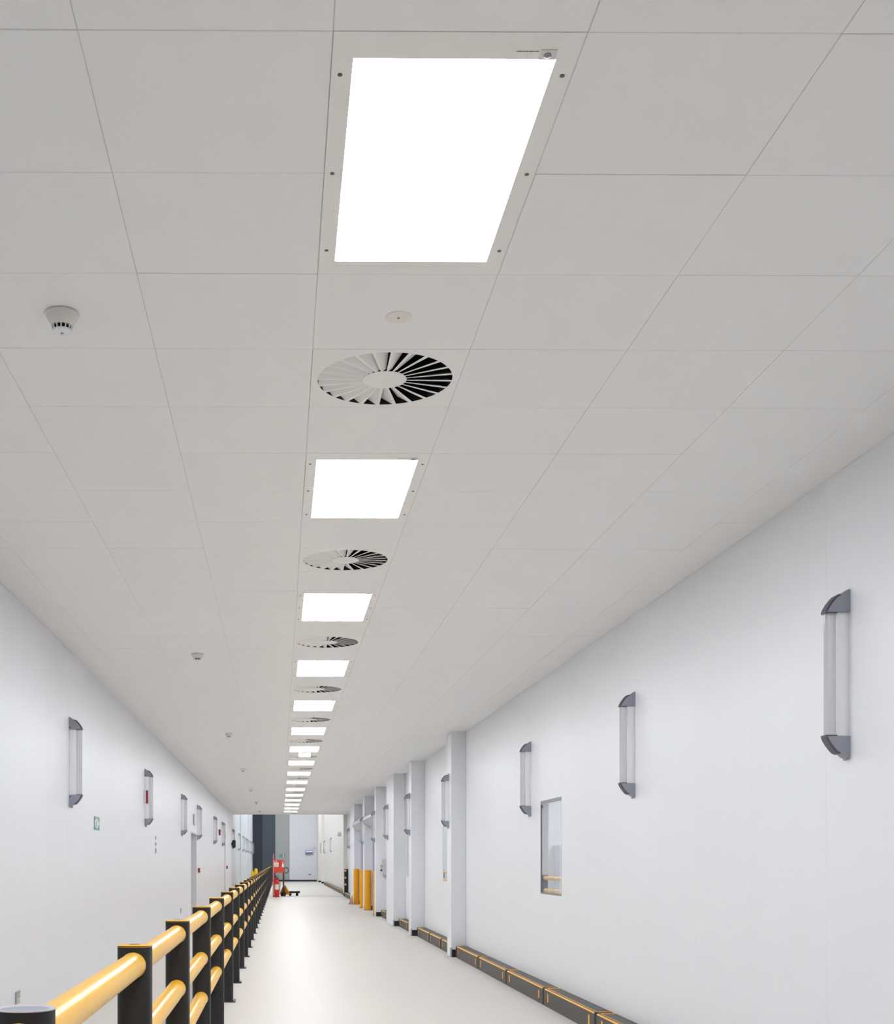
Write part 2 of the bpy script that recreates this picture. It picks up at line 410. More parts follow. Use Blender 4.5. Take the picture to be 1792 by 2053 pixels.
# exhaust / swirl diffusers
def make_fan():
    t = thing('swirl_diffuser', '', 'air vent', (0, 0, 0))
    R, r, H = 0.272, 0.088, 0.2984
    seg = 96
    mb = MB(); vs = []; fs = []
    for i in range(seg):
        a = 2*PI*i/seg; c, s_ = math.cos(a), math.sin(a); q = H/max(abs(c), abs(s_))
        vs += [(R*c, R*s_, 0), (q*c, q*s_, 0), (R*c, R*s_, 0.0015), (q*c, q*s_, 0.02)]
    for i in range(seg):
        j = (i+1) % seg
        fs += [(4*i, 4*i+1, 4*j+1, 4*j), (4*i, 4*j, 4*j+2, 4*i+2), (4*i+1, 4*i+3, 4*j+3, 4*j+1), (4*i+2, 4*j+2, 4*j+3, 4*i+3)]
    mb.add(vs, fs); mb.build('face_plate', M['frame'], t)
    MB().lathe([(r, 0.002), (r, 0.0), (0.006, 0.0), (0.006, -0.001), (0.0, -0.001)], 48).build('hub', M['blade'], t)
    # plenum box above the slots
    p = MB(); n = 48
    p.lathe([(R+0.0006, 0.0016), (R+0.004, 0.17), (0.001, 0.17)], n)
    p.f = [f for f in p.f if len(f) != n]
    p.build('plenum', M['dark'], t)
    NB = 24
    for i in range(NB):
        a0 = 2*PI*i/NB; da = 2*PI/NB
        lip = 0.20*da; wing = 1.0*da
        b = MB(); vs = []
        for rad in (r-0.001, R+0.001):
            wv = rad*(wing-lip)
            rise = min(0.040, wv*0.55)
            for (ang, z) in ((a0, 0.0), (a0+lip, 0.0), (a0+wing*0.93, rise), (a0, 0.001), (a0+lip, 0.001), (a0+wing*0.93, rise+0.001)):
                vs.append((rad*math.cos(ang), rad*math.sin(ang), z))
        fs = [(0, 1, 7, 6), (1, 2, 8, 7), (3, 9, 10, 4), (4, 10, 11, 5), (0, 6, 9, 3), (2, 5, 11, 8), (0, 3, 4, 1), (1, 4, 5, 2), (6, 7, 10, 9), (7, 8, 11, 10)]
        b.add(vs, fs); b.build('blade', M['blade'], t)
    return t
Fp = make_fan(); used = False
for n in range(-2, 16):
    y = 2.9+3*n+2.1
    if y > YE-0.3: continue
    lab = ('round swirl air vent behind the camera, %s' % ('nearer' if n == -1 else 'farther')) if n < 0 else (
        'large round swirl air vent with black slots, nearest the camera' if n == 0 else 'round swirl ceiling air vent, just beyond the %s ceiling light' % ORD[n])
    place(Fp, used, (LX, y, CEIL), 0, lab, 'swirl air vents between the ceiling lights'); used = True
# smoke detectors
def make_detector():
    t = thing('smoke_detector', '', 'smoke detector')
    MB().lathe([(0.056, 0.001), (0.060, -0.003), (0.060, -0.009), (0.055, -0.011), (0.054, -0.016)], 32).build('base', M['opal'], t, smooth=True)
    MB().lathe([(0.054, -0.016), (0.048, -0.030), (0.040, -0.043), (0.037, -0.046)], 32).build('body', M['opal'], t, smooth=True)
    MB().lathe([(0.029, -0.045), (0.027, -0.062)], 24).build('sensing_chamber', M['dark'], t, smooth=True)
    c = MB().lathe([(0.033, -0.060), (0.031, -0.066), (0.020, -0.070), (0.006, -0.071), (0.0, -0.071)], 24); c.build('cover', M['white'], t, smooth=True)
    for i in range(14):
        a = 2*PI*i/14; p0 = Vector((0.037*math.cos(a), 0.037*math.sin(a), -0.044)); p1 = Vector((0.0325*math.cos(a), 0.0325*math.sin(a), -0.063))
        MB().tube([p0, p1], 0.0023, 6).build('rib', M['white'], t)
    MB().lathe([(0.006, -0.0712), (0.005, -0.0735)], 10, (0, 0, 0)).build('indicator', M['lens'], t)
    return t
Dp = make_detector(); used = False
for i in range(7):
    place(Dp, used, (-0.775, 4.4+7.2*i, CEIL), 0.3, 'white smoke detector on the ceiling left of the lights, %s' % ('large, nearest the camera' if i == 0 else ORD[i]+' from the camera'), 'smoke detectors left of the lights'); used = True
t = thing('cover_plate', 'small flat round blanking disc between the first light and first vent', 'cover', (LX, 4.42, CEIL))
MB().lathe([(0.048, 0.0005), (0.048, -0.0025), (0.045, -0.0035), (0.006, -0.0036)], 32).build('disc', mat('disc_warm_white', rgb(236, 229, 223), 0.5, amp=0.01), t, smooth=True)
MB().lathe([(0.005, -0.0036), (0.004, -0.006)], 10).build('screw', M['lens'], t)
t = thing('emergency_sign', 'small bright boxed sign hanging beside the seventh ceiling vent', 'sign', (0.44, 22.1, CEIL-0.085))
MB().box(-0.105, 0.105, -0.03, 0.03, 0, 0.066, 0.004).build('lit_box', emit('sign_glow', (0.9, 0.95, 1, 1), 0.95), t)
MB().box(-0.11, 0.11, -0.035, 0.035, 0.0665, 0.085).build('canopy', M['alu'], t)

# ------------------------------------------------------------------ pillars of the right wall
PIL = [(18.55, 19.0, 2.576), (23.85, 24.3, 2.54), (27.45, 29.3, 2.53), (32.25, 32.75, 2.51), (36.75, 37.25, 2.51), (42.05, 44.3, 2.53)]
for i, (a, b, x) in enumerate(PIL):
    p = thing('pillar', 'white boxed wall pillar on the right, %s from the camera' % ORD[i], 'pillar', (x, a, 0), 0, 'white pillars along the right wall')
    MB().box(0, XR-x-0.001, 0, b-a, 0, CEIL-0.001, 0.004).build('casing', M['pillar'], p)
    MB().box(0.012, XR-x-0.001, -0.012, -0.0005, 0, 0.115).build('skirting', M['skirt'], p, label='black skirting')
    gd = MB().box(-0.006, -0.0005, -0.008, 0.10, 0.002, 0.14).box(-0.006, 0.012, -0.009, -0.0006, 0.002, 0.14).box(-0.09, -0.0005, -0.008, 0.10, 0.0005, 0.004)
    gd.build('corner_guard', M['steel'], p)

# ------------------------------------------------------------------ windows
for i, (a, b) in enumerate(WIN):
    z0, z1 = WZ
    f = MB()
    x0, x1 = XR+0.001, XR+0.02
    f.box(x0, x1, a, a+0.012, z0, z1).box(x0, x1, b-0.012, b, z0, z1).box(x0, x1, a+0.012, b-0.012, z0, z0+0.018).box(x0, x1, a+0.012, b-0.012, z1-0.035, z1)
    wn = struct('window_%d' % (i+1), f, M['alu'] if i == 0 else M['roomwall'])
    MB().box(XR+0.007, XR+0.013, a+0.012, b-0.012, z0+0.018, z1-0.035).build('pane', M['glass'], wn)
# ------------------------------------------------------------------ left wall doors
for i, (a, b) in enumerate(DOORS):
    d = struct('door_%d' % (i+1), MB().box(XL-0.195, XL-0.15, a+0.03, b-0.03, 0.005, 2.07), M['wall'])
    fr = MB().box(XL-0.198, XL-0.001, a, a+0.03, 0, 2.1).box(XL-0.198, XL-0.001, b-0.03, b, 0, 2.1).box(XL-0.198, XL-0.001, a+0.03, b-0.03, 2.07, 2.1)
    fr.build('door_frame', mat('door_frame_grey_%d' % i, rgb(205, 205, 209), 0.5, amp=0.01), d)
    MB().tube([(XL-0.15, b-0.12, 1.02), (XL-0.11, b-0.12, 1.02), (XL-0.11, b-0.26, 1.02)], 0.01).build('door_handle', M['steel'], d, smooth=True)

# ------------------------------------------------------------------ wall lamps (local: wall at x=0, out along +x, bottom z=0)
def make_wall_lamp():
    t = thing('wall_lamp', '', 'wall lamp')
    Ltot, B = 0.835, 0.113
    top = [(0.0, 0), (0.12, 0), (0.113, 0.018), (0.098, 0.043), (0.081, 0.065), (0.067, 0.080), (0.052, 0.087), (0.040, 0.089), (0.028, 0.100), (0.012, 0.108), (0.006, 0.113), (0.001, 0.106), (0.0, 0.10)]
    core = [(x, z) for x, z in top]
    def rim(sgn, zoff):
        mb = MB()
        arc = top[1:7]
        outer = [(x, zoff+sgn*z) for x, z in arc]; inner = [(x-0.006, zoff+sgn*max(0, z-0.006)) for x, z in arc][::-1]
        for ya, yb in ((-0.031, -0.0275), (0.0275, 0.031)): pass
        return mb.prism([(x+0.002, z+sgn*0.0015) for x, z in outer]+inner, -0.0285, 0.0285)
    MB().prism([(x, Ltot-B+z) for x, z in core], -0.0275, 0.0275).build('end_bracket', M['bracket'], t)
    MB().prism([(x, B-z) for x, z in core], -0.0275, 0.0275).build('end_bracket', M['bracket'], t)
    rim(1, Ltot-B).build('bracket_rim', M['bracket2'], t); rim(-1, B).build('bracket_rim', M['bracket2'], t)
    MB().box(0.064, 0.121, -0.029, 0.029, Ltot-B-0.006, Ltot-B-0.0005, 0.001).build('collar', M['bracket2'], t)
    MB().box(0.064, 0.121, -0.029, 0.029, B+0.0005, B+0.006, 0.001).build('collar', M['bracket2'], t)
    MB().box(0.0005, 0.0635, -0.024, 0.024, B+0.0005, Ltot-B-0.0005, 0.010).build('housing', M['lhouse'], t, smooth=True)
    tb = MB().lathe([(0.0275, B+0.006), (0.0275, Ltot-B-0.006)], 24, (0.090, 0, 0)); tb.build('tube', M['tube'], t, smooth=True)
    MB().lathe([(0.008, 0.020), (0.008, -0.004), (0.006, -0.007)], 12, (0.022, 0.012, 0)).build('cable_gland', M['steel'], t, smooth=True)
    for z in (Ltot-B+0.016, B-0.016): MB().box(0.004, 0.016, -0.0285, -0.0270, z-0.007, z+0.007).build('screw', M['bracket2'], t)
    return t
Wp = make_wall_lamp(); used = False
ZL = CAMH+1.337-0.835
def lamp(x, y, rz, label, group):
    global used
    place(Wp, used, (x, y, ZL), rz, label, group); used = True
GR = 'tubular lamps on the right wall'; GLf = 'tubular lamps on the left wall'
lamp(XR, 6.06, PI, 'tall tubular wall lamp with dark grey ends, largest, far right', GR)
lamp(XR, 9.72, PI, 'tubular wall lamp second from the camera on right wall, nearer side of the window', GR)
lamp(XR, 13.75, PI, 'tubular wall lamp on right wall just beyond and above the nearest window', GR)
for (i, y) in ((0, 18.78), (1, 24.05), (2, 28.8), (3, 32.5), (4, 37.0)):
    lamp(PIL[i][2], y, PI, 'tubular wall lamp fixed to the side of the %s right pillar' % ORD[i], GR)
lamp(XR, 49.4, PI, 'tubular wall lamp on right wall at the far end of the corridor', GR)
LL = [11.46, 17.84, 24.4, 29.07, 36.3, 41.5, 50.6]
LN = ['nearest tubular wall lamp on the left wall, left of the green exit sign', 'left wall tubular lamp with a red sounder beside its tube',
      'left wall tubular lamp just before the first doorway', 'left wall tubular lamp just beyond the first doorway',
      'left wall tubular lamp on the near side of the far red sounder', 'left wall tubular lamp just before the second doorway', 'left wall tubular lamp above the black box near corridor end']
for y, n in zip(LL, LN): lamp(XL, y, 0, n, GLf)
for i, y in enumerate((58, 64.2, 69.8, 74.0, 79.5, 84.0, 87.8)):
    xx = XL+(0.05 if 60.5 <= y <= 61.9 or 76 <= y <= 77.4 else 0)
    lamp(xx, y, 0, 'small distant tubular lamp on the hall left wall, %s beyond the corridor end' % ORD[i], 'tubular lamps in the hall')
for i, y in enumerate((68.5, 78.7, 84.3)):
    lamp(HXR, y, PI, 'small distant tubular lamp on the hall right wall, %s beyond the corridor end' % ORD[i], 'tubular lamps in the hall')

# ------------------------------------------------------------------ left pedestrian barrier
BX = -0.5415; BW = 0.063; PH = 1.128
RZ = (1.056, 0.770, 0.497); RR = 0.0465
def superell(rx, ry, n, seg=40):
    out = []
    for i in range(seg):
        a = 2*PI*i/seg; c, s_ = math.cos(a), math.sin(a)
        out.append((rx*math.copysign(abs(c)**(2/n), c), ry*math.copysign(abs(s_)**(2/n), s_)))
    return out
def post_parts(parent, x, y, capmat, marks=False, e=3.0, open_top=False):
    o = MB().prism(superell(BW, BW, e), 0, PH-0.0013 if not open_top else PH-0.0026, 'z').build('post', M['black'], parent, smooth=True, loc=(x, y, 0))
    if open_top:
        mb = MB(); sg = 40
        A = superell(BW+0.001, BW+0.001, e, sg); B_ = superell(BW-0.006, BW-0.006, e, sg); C_ = superell(BW-0.012, BW-0.012, e, sg)
        vs = [(p[0], p[1], PH-0.0025) for p in A]+[(p[0], p[1], PH) for p in A]+[(p[0], p[1], PH) for p in B_]+[(p[0], p[1], PH-0.0024) for p in C_]
        fs = []
        for r_ in range(3):
            for i in range(sg):
                j = (i+1) % sg; fs.append((r_*sg+i, r_*sg+j, (r_+1)*sg+j, (r_+1)*sg+i))
        fs.append(tuple(3*sg+i for i in range(sg))); fs.append(tuple(range(sg)))
        mb.add(vs, fs).build('post_cap', capmat, o, smooth=True, label='pale grey cap rim')
        MB().prism(superell(BW-0.011, BW-0.011, e), PH-0.0023, PH-0.0018, 'z').build('cap_dish', M['bracket'], o)
    else:
        MB().prism(superell(BW+0.0010, BW+0.0010, e), PH-0.0056, PH-0.0044, 'z').build('cap_seam', M['cap'], o)
        c = MB(); sg = 40
        rings = [(BW+0.0003, PH-0.0012), (BW-0.001, PH-0.0002), (BW*0.7, PH+0.0008), (BW*0.3, PH+0.0011)]
        vs = []; fs = []
        for rr, z in rings: vs += [(p[0], p[1], z) for p in superell(rr, rr, e, sg)]
        for r_ in range(3):
            for i in range(sg):
                j = (i+1) % sg; fs.append((r_*sg+i, r_*sg+j, (r_+1)*sg+j, (r_+1)*sg+i))
        fs.append(tuple(range(sg))); fs.append(tuple(3*sg+i for i in range(sg)))
        c.add(vs, fs); c.build('post_cap', capmat, o, smooth=True)
        if marks:
            m2 = MB()
            for q in (-0.016, -0.008, 0.001, 0.010): m2.add([(q-0.004, -0.028, PH+0.0016), (q-0.001, -0.028, PH+0.0016), (q+0.005, 0.010, PH+0.0019), (q+0.002, 0.010, PH+0.0019)], [(0, 1, 2, 3)])
            m2.box(-0.02, 0.018, 0.010, 0.013, PH+0.0018, PH+0.0027)
            m2.build('embossed_mark', M['brownrod'], o, kind='stuff')
    fp = MB().box(-0.075, 0.088, -0.080, 0.080, 0.0005, 0.012, 0.003).build('foot_plate', M['black'], o)
    for sx, sy in ((0.078, -0.066), (0.078, 0.066)):
        MB().lathe([(0.008, 0.012), (0.008, 0.020), (0.004, 0.023)], 8, (sx, sy, 0)).build('bolt', M['steel'], o)
    return o
barrier = thing('safety_barrier', 'long black and yellow three-rail pedestrian barrier along the left of the floor', 'barrier', (0, 0, 0))
PY = [2.63, 4.62, 6.55, 8.55, 10.6, 12.68]
while PY[-1] < 78: PY.append(PY[-1]+1.99)
greycap = mat('grey_cap', rgb(205, 203, 210), 0.35, amp=0.03)
for i, y in enumerate(PY):
    post_parts(barrier, BX, y, greycap if i == 0 else M['cap'], marks=(i in (1, 2, 3)), e=2.15 if i == 0 else 3.6, open_top=(i == 0))
ys = [PY[0]-2.0]+PY
for a, b in zip(ys, ys[1:]):
    for z in RZ:
        m_ = MB(); n = 24
        L_ = b-a-2*BW
        prof = [(RR+0.0018, 0.0), (RR+0.0018, 0.010), (RR+0.0008, 0.022), (RR, 0.035), (RR, L_-0.035), (RR+0.0008, L_-0.022), (RR+0.0018, L_-0.010), (RR+0.0018, L_)]
        vs = []; fs = []
        for r_, yy in prof:
            for i in range(n):
                t_ = 2*PI*i/n; vs.append((r_*math.cos(t_), yy, r_*math.sin(t_)))
        for k in range(len(prof)-1):
            for i in range(n):
                j = (i+1) % n; fs.append((k*n+i, k*n+j, (k+1)*n+j, (k+1)*n+i))
        fs.append(tuple(range(n))); fs.append(tuple((len(prof)-1)*n+i for i in range(n)))
        m_.add(vs, fs).build('rail', M['yellow'], barrier, smooth=True, loc=(BX, a+BW-0.002, z))
# end piece at the right, far end
b2 = thing('safety_barrier', 'short black barrier post with three yellow rail ends at the corridor end, right side', 'barrier', (2.715, 50.6, 0))
o = MB().box(-0.075, 0.078, -0.065, 0.065, 0, PH, 0.01).build('post', M['black'], b2)
MB().box(-0.074, 0.077, -0.064, 0.064, PH, PH+0.005).build('post_cap', M['cap'], o)
for z in RZ: MB().lathe([(0.038, 0), (0.038, 0.06), (0.03, 0.07)], 18).build('rail_end', mat('pale_rail_end', rgb(250, 214, 150), 0.4), b2, smooth=True, loc=(-0.035, -0.064, z)).rotation_euler = (PI/2, 0, 0)

# ------------------------------------------------------------------ low kerb barriers (local: wall side x=0, front x=-T, along +y)
T_, KH, KL = 0.155, 0.172, 1.966
def make_kerb(L_=KL):
    t = thing('kerb_barrier', '', 'kerb barrier')
    prof = [(0, 0), (0, KH), (-T_+0.016, KH), (-T_+0.004, KH-0.010), (-T_, KH-0.026), (-T_, 0)]
    MB().prism(prof, 0, L_).build('body', M['kerb'], t)
    MB().prism([(-T_+0.012, KH-0.0055), (-T_+0.012, KH-0.0030), (-T_+0.0030, KH-0.0085), (-T_+0.0008, KH-0.013), (-T_+0.0022, KH-0.0135), (-T_+0.0045, KH-0.0105)], 0.002, L_-0.002).build('edge_strip', M['kerbtrim'], t)
    MB().box(-T_+0.026, -T_+0.032, 0.03, L_-0.03, KH+0.0002, KH+0.002).build('edge_strip', M['kerbtrim'], t)
    for y in (0.0, L_-0.035): MB().box(-T_+0.036, -0.004, y+0.003, y+0.030, KH+0.0002, KH+0.0022).build('end_band', M['kerbtrim'], t)
    for y in (0.15, L_-0.20): MB().prism([(y, 0.050), (y+0.045, 0.050), (y+0.045, 0.122), (y+0.034, 0.132), (y+0.011, 0.132), (y, 0.122)], -T_-0.002, -T_-0.0002, 'x').build('marker', M['kerbtrim'], t)
    MB().box(-T_-0.001, -0.002, L_+0.0005, L_+0.0735, 0.001, KH+0.001, 0.006).build('joint', M['jointblack'], t)
    return t
Kp = make_kerb(); used = False
def kerb(y, label, group='low kerb barriers along the right wall', x=XR, sc=1.0):
    global used
    o = place(Kp, used, (x-0.001, y, 0), 0, label, group); used = True
    o.scale = (1, sc, 1)
for i, y in enumerate((16.48, 14.44, 12.40, 10.36, 8.32, 6.28, 4.24)):
    kerb(y, 'low charcoal kerb block with yellow edges, %s in front of the first right pillar' % (['next', 'second', 'third', 'fourth', 'fifth', 'sixth', 'seventh'][i]))
for i, (y, s_) in enumerate(((21.9, 0.9), (20.3, 0.76), (19.05, 0.57))): kerb(y, 'dark kerb block between first and second pillars, %s from the second pillar' % ORD[i], sc=s_)
for i, (y, s_) in enumerate(((25.55, 0.88), (24.36, 0.56))): kerb(y, 'dark kerb block between second and third pillars, %s one' % ('farther' if i == 0 else 'nearer'), sc=s_)
for i, (y, s_) in enumerate(((30.9, 0.62), (29.35, 0.72))): kerb(y, 'dark kerb block between third and fourth pillars, %s one' % ('farther' if i == 0 else 'nearer'), sc=s_)
for i, y in enumerate((44.4, 46.44, 48.48)): kerb(y, 'dark kerb block beyond the sixth pillar, %s from it' % ORD[i])
for i in range(12): kerb(52.0+2.04*i, 'small distant kerb block in the hall, %s beyond the corridor end' % ORD[i], 'kerb barriers in the hall', x=HXR)

# ------------------------------------------------------------------ bollards, roller doors
BO = [(33.05, 2.60, 'nearest and lowest in view'), (36.42, 2.60, 'second from the camera'), (38.2, 2.57, 'third from the camera'), (41.65, 2.585, 'farthest, beside the timber wedge')]
for i, (y, x, n) in enumerate(BO):
    t = thing('bollard', 'round yellow steel bollard at the roller doors, %s' % n, 'bollard', (x, y, 0), 0, 'yellow bollards at the roller doors')
    MB().lathe([(0.115, 0.0), (0.115, 0.012)], 28).build('base_ring', M['brownrod'], t)
    MB().lathe([(0.099, 0.012), (0.099, 1.155)], 36).build('post', M['bollard'], t, smooth=True)
    MB().lathe([(0.101, 1.155), (0.101, 1.175), (0.09, 1.182), (0.03, 1.184)], 36).build('cap', M['bollard'], t, smooth=True)
for i, (a, b, z0, z1) in enumerate(DOCK):
    t = thing('roller_door', 'pale fast roller door with silver hood, %s dock opening' % ('nearer' if i == 0 else 'farther'), 'door', (XR, a, 0))
    MB().box(0.05, 0.07, 0.05, b-a-0.05, 0.005, z1-0.002).build('curtain', M['curtain'], t)
    for y in (-0.03, b-a-0.09): MB().box(-0.06, 0.04, y, y+0.12, 0.0, z1).build('side_guide', M['curtain'], t)
    prof = [(-0.001, 0.37), (-0.10, 0.37), (-0.20, 0.345), (-0.29, 0.29), (-0.335, 0.21), (-0.335, 0.15), (-0.28, 0.07), (-0.17, 0.0), (-0.10, -0.02), (-0.001, -0.02)]
    hd = MB().prism([(x, z+2.49) for x, z in prof], -0.18, b-a+0.18).build('hood', M['hood'], t, smooth=True)
    for y in (-0.192, b-a+0.181): MB().prism([(x*1.01-0.001, 0.17+(z-0.17)*1.01+2.49) for x, z in prof], y, y+0.011).build('end_plate', M['alu'], hd)
    MB().box(-0.10, -0.02, 0.05, b-a-0.05, 2.40, 2.472).build('bottom_bar', M['bracket2'], t)
# leaning board
bd = MB().prism([(0, 0), (0.17, 0), (0.13, 0.31)], 0, 0.18).build('timber_wedge', M['wood'])
bd.location = (2.30, 41.35, 0.001)
tag(bd, 'small triangular raw timber wedge on the floor beside the farthest yellow bollard', 'wedge')
# door control panel on fourth pillar face
t = thing('control_panel', 'grey door control box with yellow and black buttons on the fourth pillar', 'control box', (2.72, 32.25, 1.08))
MB().box(-0.045, 0.07, -0.06, -0.001, 0, 0.42, 0.006).build('enclosure', mat('control_grey', rgb(200, 201, 204), 0.5), t)
for z, m_ in ((0.24, 'truck'), (0.13, 'dark')):
    MB().lathe([(0.022, 0), (0.022, 0.03), (0.015, 0.036)], 14).build('button', M[m_], t, loc=(-0.075, -0.001, z)).rotation_euler = (PI/2, 0, 0)
MB().tube([(-0.01, -0.03, 0.0), (-0.01, -0.03, -0.06), (0.02, -0.03, -0.08), (0.04, -0.03, 0.0)], 0.006).build('cable', M['bracket'], t, smooth=True)

# ------------------------------------------------------------------ left wall fittings
def flat_poly(mb, pts, x0, x1, y0, z0, sy, sz):
    return mb.prism([(y0+p[0]*sy, z0+p[1]*sz) for p in pts], x0, x1, 'x')
t = thing('exit_sign', 'small green and white exit sign on the left wall beside the nearest lamp', 'sign', (XL, 12.97, 1.775))
MB().box(0.0005, 0.006, 0, 0.36, 0, 0.138).build('plate', M['green'], t)
g = MB()
flat_poly(g, [(0.05, 0.15), (0.09, 0.12), (0.17, 0.42), (0.22, 0.36), (0.27, 0.12), (0.31, 0.12), (0.28, 0.42), (0.23, 0.52), (0.26, 0.66), (0.32, 0.56), (0.35, 0.60), (0.27, 0.78), (0.15, 0.78), (0.08, 0.60), (0.11, 0.56), (0.17, 0.68), (0.13, 0.46)], 0.0065, 0.0075, 0, 0, 0.36, 0.138)
g.prism([(0.36*0.235+0.012*math.cos(i*PI/5), 0.138*0.88+0.012*math.sin(i*PI/5)) for i in range(10)], 0.0065, 0.0075, 'x')
g.build('running_figure', M['white'], t)
flat_poly(MB(), [(0.40, 0.1), (0.58, 0.1), (0.58, 0.9), (0.40, 0.9)], 0.0065, 0.0075, 0, 0, 0.36, 0.138).build('door_symbol', M['white'], t)
flat_poly(MB(), [(0.66, 0.62), (0.66, 0.38), (0.78, 0.38), (0.78, 0.2), (0.95, 0.5), (0.78, 0.8), (0.78, 0.62)], 0.0065, 0.0075, 0, 0, 0.36, 0.138).build('arrow', M['white'], t)
for i, y in enumerate((17.758, 39.4)):
    t = thing('sounder', 'small red alarm sounder on the left wall, %s' % ('beside the second left lamp' if i == 0 else 'between the fifth and sixth left lamps'), 'alarm', (XL, y, 2.27))
    MB().box(0.0005, 0.03, -0.05, 0.05, 0, 0.19, 0.006).build('base', M['white'] if i == 0 else M['darkred'], t)
    MB().box(0.0305, 0.058, -0.045, 0.045, 0.0, 0.19, 0.010).build('body', M['darkred'], t)
for i, y in enumerate((29.45, 45.0)):
    t = thing('call_point', 'small red break-glass call point beyond the %s left doorway' % ORD[i], 'call point', (XL, y, 1.17))
    MB().box(0.0005, 0.05, -0.05, 0.05, 0, 0.11, 0.005).build('box', M['darkred'], t)
    MB().box(0.0505, 0.053, -0.03, 0.03, 0.03, 0.08).build('window', M['white'], t)
for i, y in enumerate((27.9, 44.0)):
    t = thing('door_sign', 'narrow grey projecting plate above the %s left doorway' % ORD[i], 'sign', (XL, y, 2.26))
    MB().box(0.0005, 0.022, -0.14, 0.14, 0, 0.24, 0.003).build('plate', M['bracket'], t)
    MB().box(0.0222, 0.026, -0.12, 0.12, 0.02, 0.22).build('face', M['opal'], t)
for i, (z0, z1) in enumerate(((1.78, 1.84), (1.68, 1.74), (1.565, 1.65))):
    t = thing('wall_socket', 'small grey wall fitting in the column of three below the second lamp, %s' % ['top', 'middle', 'bottom'][i], 'socket', (XL, 19.35, z0))
    MB().box(0.0005, 0.010, -0.04, 0.04, 0, z1-z0, 0.003).build('plate', M['steel'], t)
    MB().box(0.0142, 0.02, -0.018, 0.018, 0.015, z1-z0-0.015).build('rocker', M['opal'], t)
def socket(x, y, z, w_, h_, label, rows=2):
    t = thing('wall_socket', label, 'socket', (x, y, z))
    MB().box(0.0005, 0.010, 0, w_, 0, h_, 0.002).build('plate', M['steel'], t)
    for k in range(2):
        y0 = w_*(0.12+0.44*k)
        MB().box(0.0102, 0.014, y0, y0+w_*0.30, h_*0.12, h_*0.45).build('outlet', M['opal'], t)
        MB().box(0.0102, 0.015, y0+w_*0.08, y0+w_*0.22, h_*0.60, h_*0.85).build('switch', M['opal'], t)
socket(XL, 9.10, 0.385, 0.15, 0.092, 'brushed steel double socket low on the left wall, bottom left corner')
socket(XL, 24.2, 0.43, 0.15, 0.092, 'small low socket on the left wall, seen edge-on above the barrier')
t = thing('speaker', 'black rounded box on the left wall at the corridor end', 'speaker', (XL, 49.75, 2.0))
MB().box(0.001, 0.03, -0.04, 0.04, 0.08, 0.2).build('mount', M['skirt'], t)
MB().box(0.0305, 0.17, -0.12, 0.12, -0.01, 0.30, 0.035).build('body', M['skirt'], t, smooth=True)

# ------------------------------------------------------------------ yellow round-topped posts behind the barrier
for i, (x, y, h_) in enumerate(((-0.85, 43.9, 1.20), (-0.99, 44.3, 1.10))):
    o = MB().lathe([(0.075, 0.0), (0.068, 0.03), (0.062, h_-0.10), (0.055, h_-0.045), (0.035, h_-0.012), (0.0, h_)], 24)
    t = thing('marker_post', 'round-topped lemon yellow post behind the far barrier, %s one' % ('taller right' if i == 0 else 'shorter left'), 'post', (x, y, 0))
    o.build('post', M['yellowpost'], t, smooth=True)
    MB().lathe([(0.088, 0), (0.088, 0.02), (0.076, 0.03)], 24).build('base', M['black'], t)

# ------------------------------------------------------------------ fire point with extinguishers
t = thing('fire_point', 'red fire point stand with notices at the far end of the barrier', 'fire point', (-0.26, 50.2, 0))
MB().box(-0.03, 0.0, -0.15, 0.25, 0.0, 1.70, 0.01).build('side_board', M['orange'], t)
MB().box(0.0, 0.012, -0.155, -0.10, 0.45, 1.76, 0.003).build('edge_strip', mat('blush_white_strip', rgb(246, 222, 216), 0.5), t)
MB().box(0.0125, 0.42, 0.10, 0.125, 1.24, 1.50, 0.003).build('back_panel', M['orange'], t)
bx = MB().box(0.0125, 0.45, -0.06, 0.0995, 0.98, 1.20, 0.006).build('equipment_box', M['orange'], t)
MB().box(0.15, 0.31, 0.086, 0.0995, 1.2005, 1.239).build('panel_stay', M['red'], t)
MB().box(0.02, 0.16, 0.092, 0.0995, 1.40, 1.485).build('sign', M['orange'], t, label='red sign with white border')
MB().box(0.035, 0.145, 0.0885, 0.0915, 1.415, 1.47).build('sign_face', mat('sign_white', rgb(240, 226, 220), 0.5), t)
MB().box(0.05, 0.13, 0.085, 0.088, 1.43, 1.457).build('sign_symbol', M['red'], t)
MB().box(0.02, 0.21, 0.084, 0.0995, 1.22, 1.395).build('notice', M['white'], t)
MB().box(0.05, 0.185, 0.080, 0.0835, 1.245, 1.36).build('notice_text', M['pale'], t, label='pale green printed notice')
MB().box(0.30, 0.47, 0.080, 0.0995, 1.42, 1.47).build('top_sign', mat('pink_sign', rgb(222, 90, 110), 0.5), t)
for y in (0.02, 0.08): MB().box(0.05, 0.08, y, y+0.015, 0.0, 0.979).build('leg', M['darkred'], t)
MB().box(0.0005, 0.20, 0.18, 0.20, 0.0, 0.05).build('base_bar', M['darkred'], t)
t = thing('bottle', 'clear spray bottle standing on the red fire point box', 'bottle', (0.12, 50.17, 1.202))
MB().lathe([(0.035, 0.0), (0.038, 0.01), (0.038, 0.12), (0.015, 0.155), (0.014, 0.18)], 16).build('body', M['white'], t, smooth=True)
MB().lathe([(0.018, 0.18), (0.018, 0.215), (0.01, 0.22)], 12).build('cap', mat('blue_cap', rgb(170, 190, 215), 0.4), t)
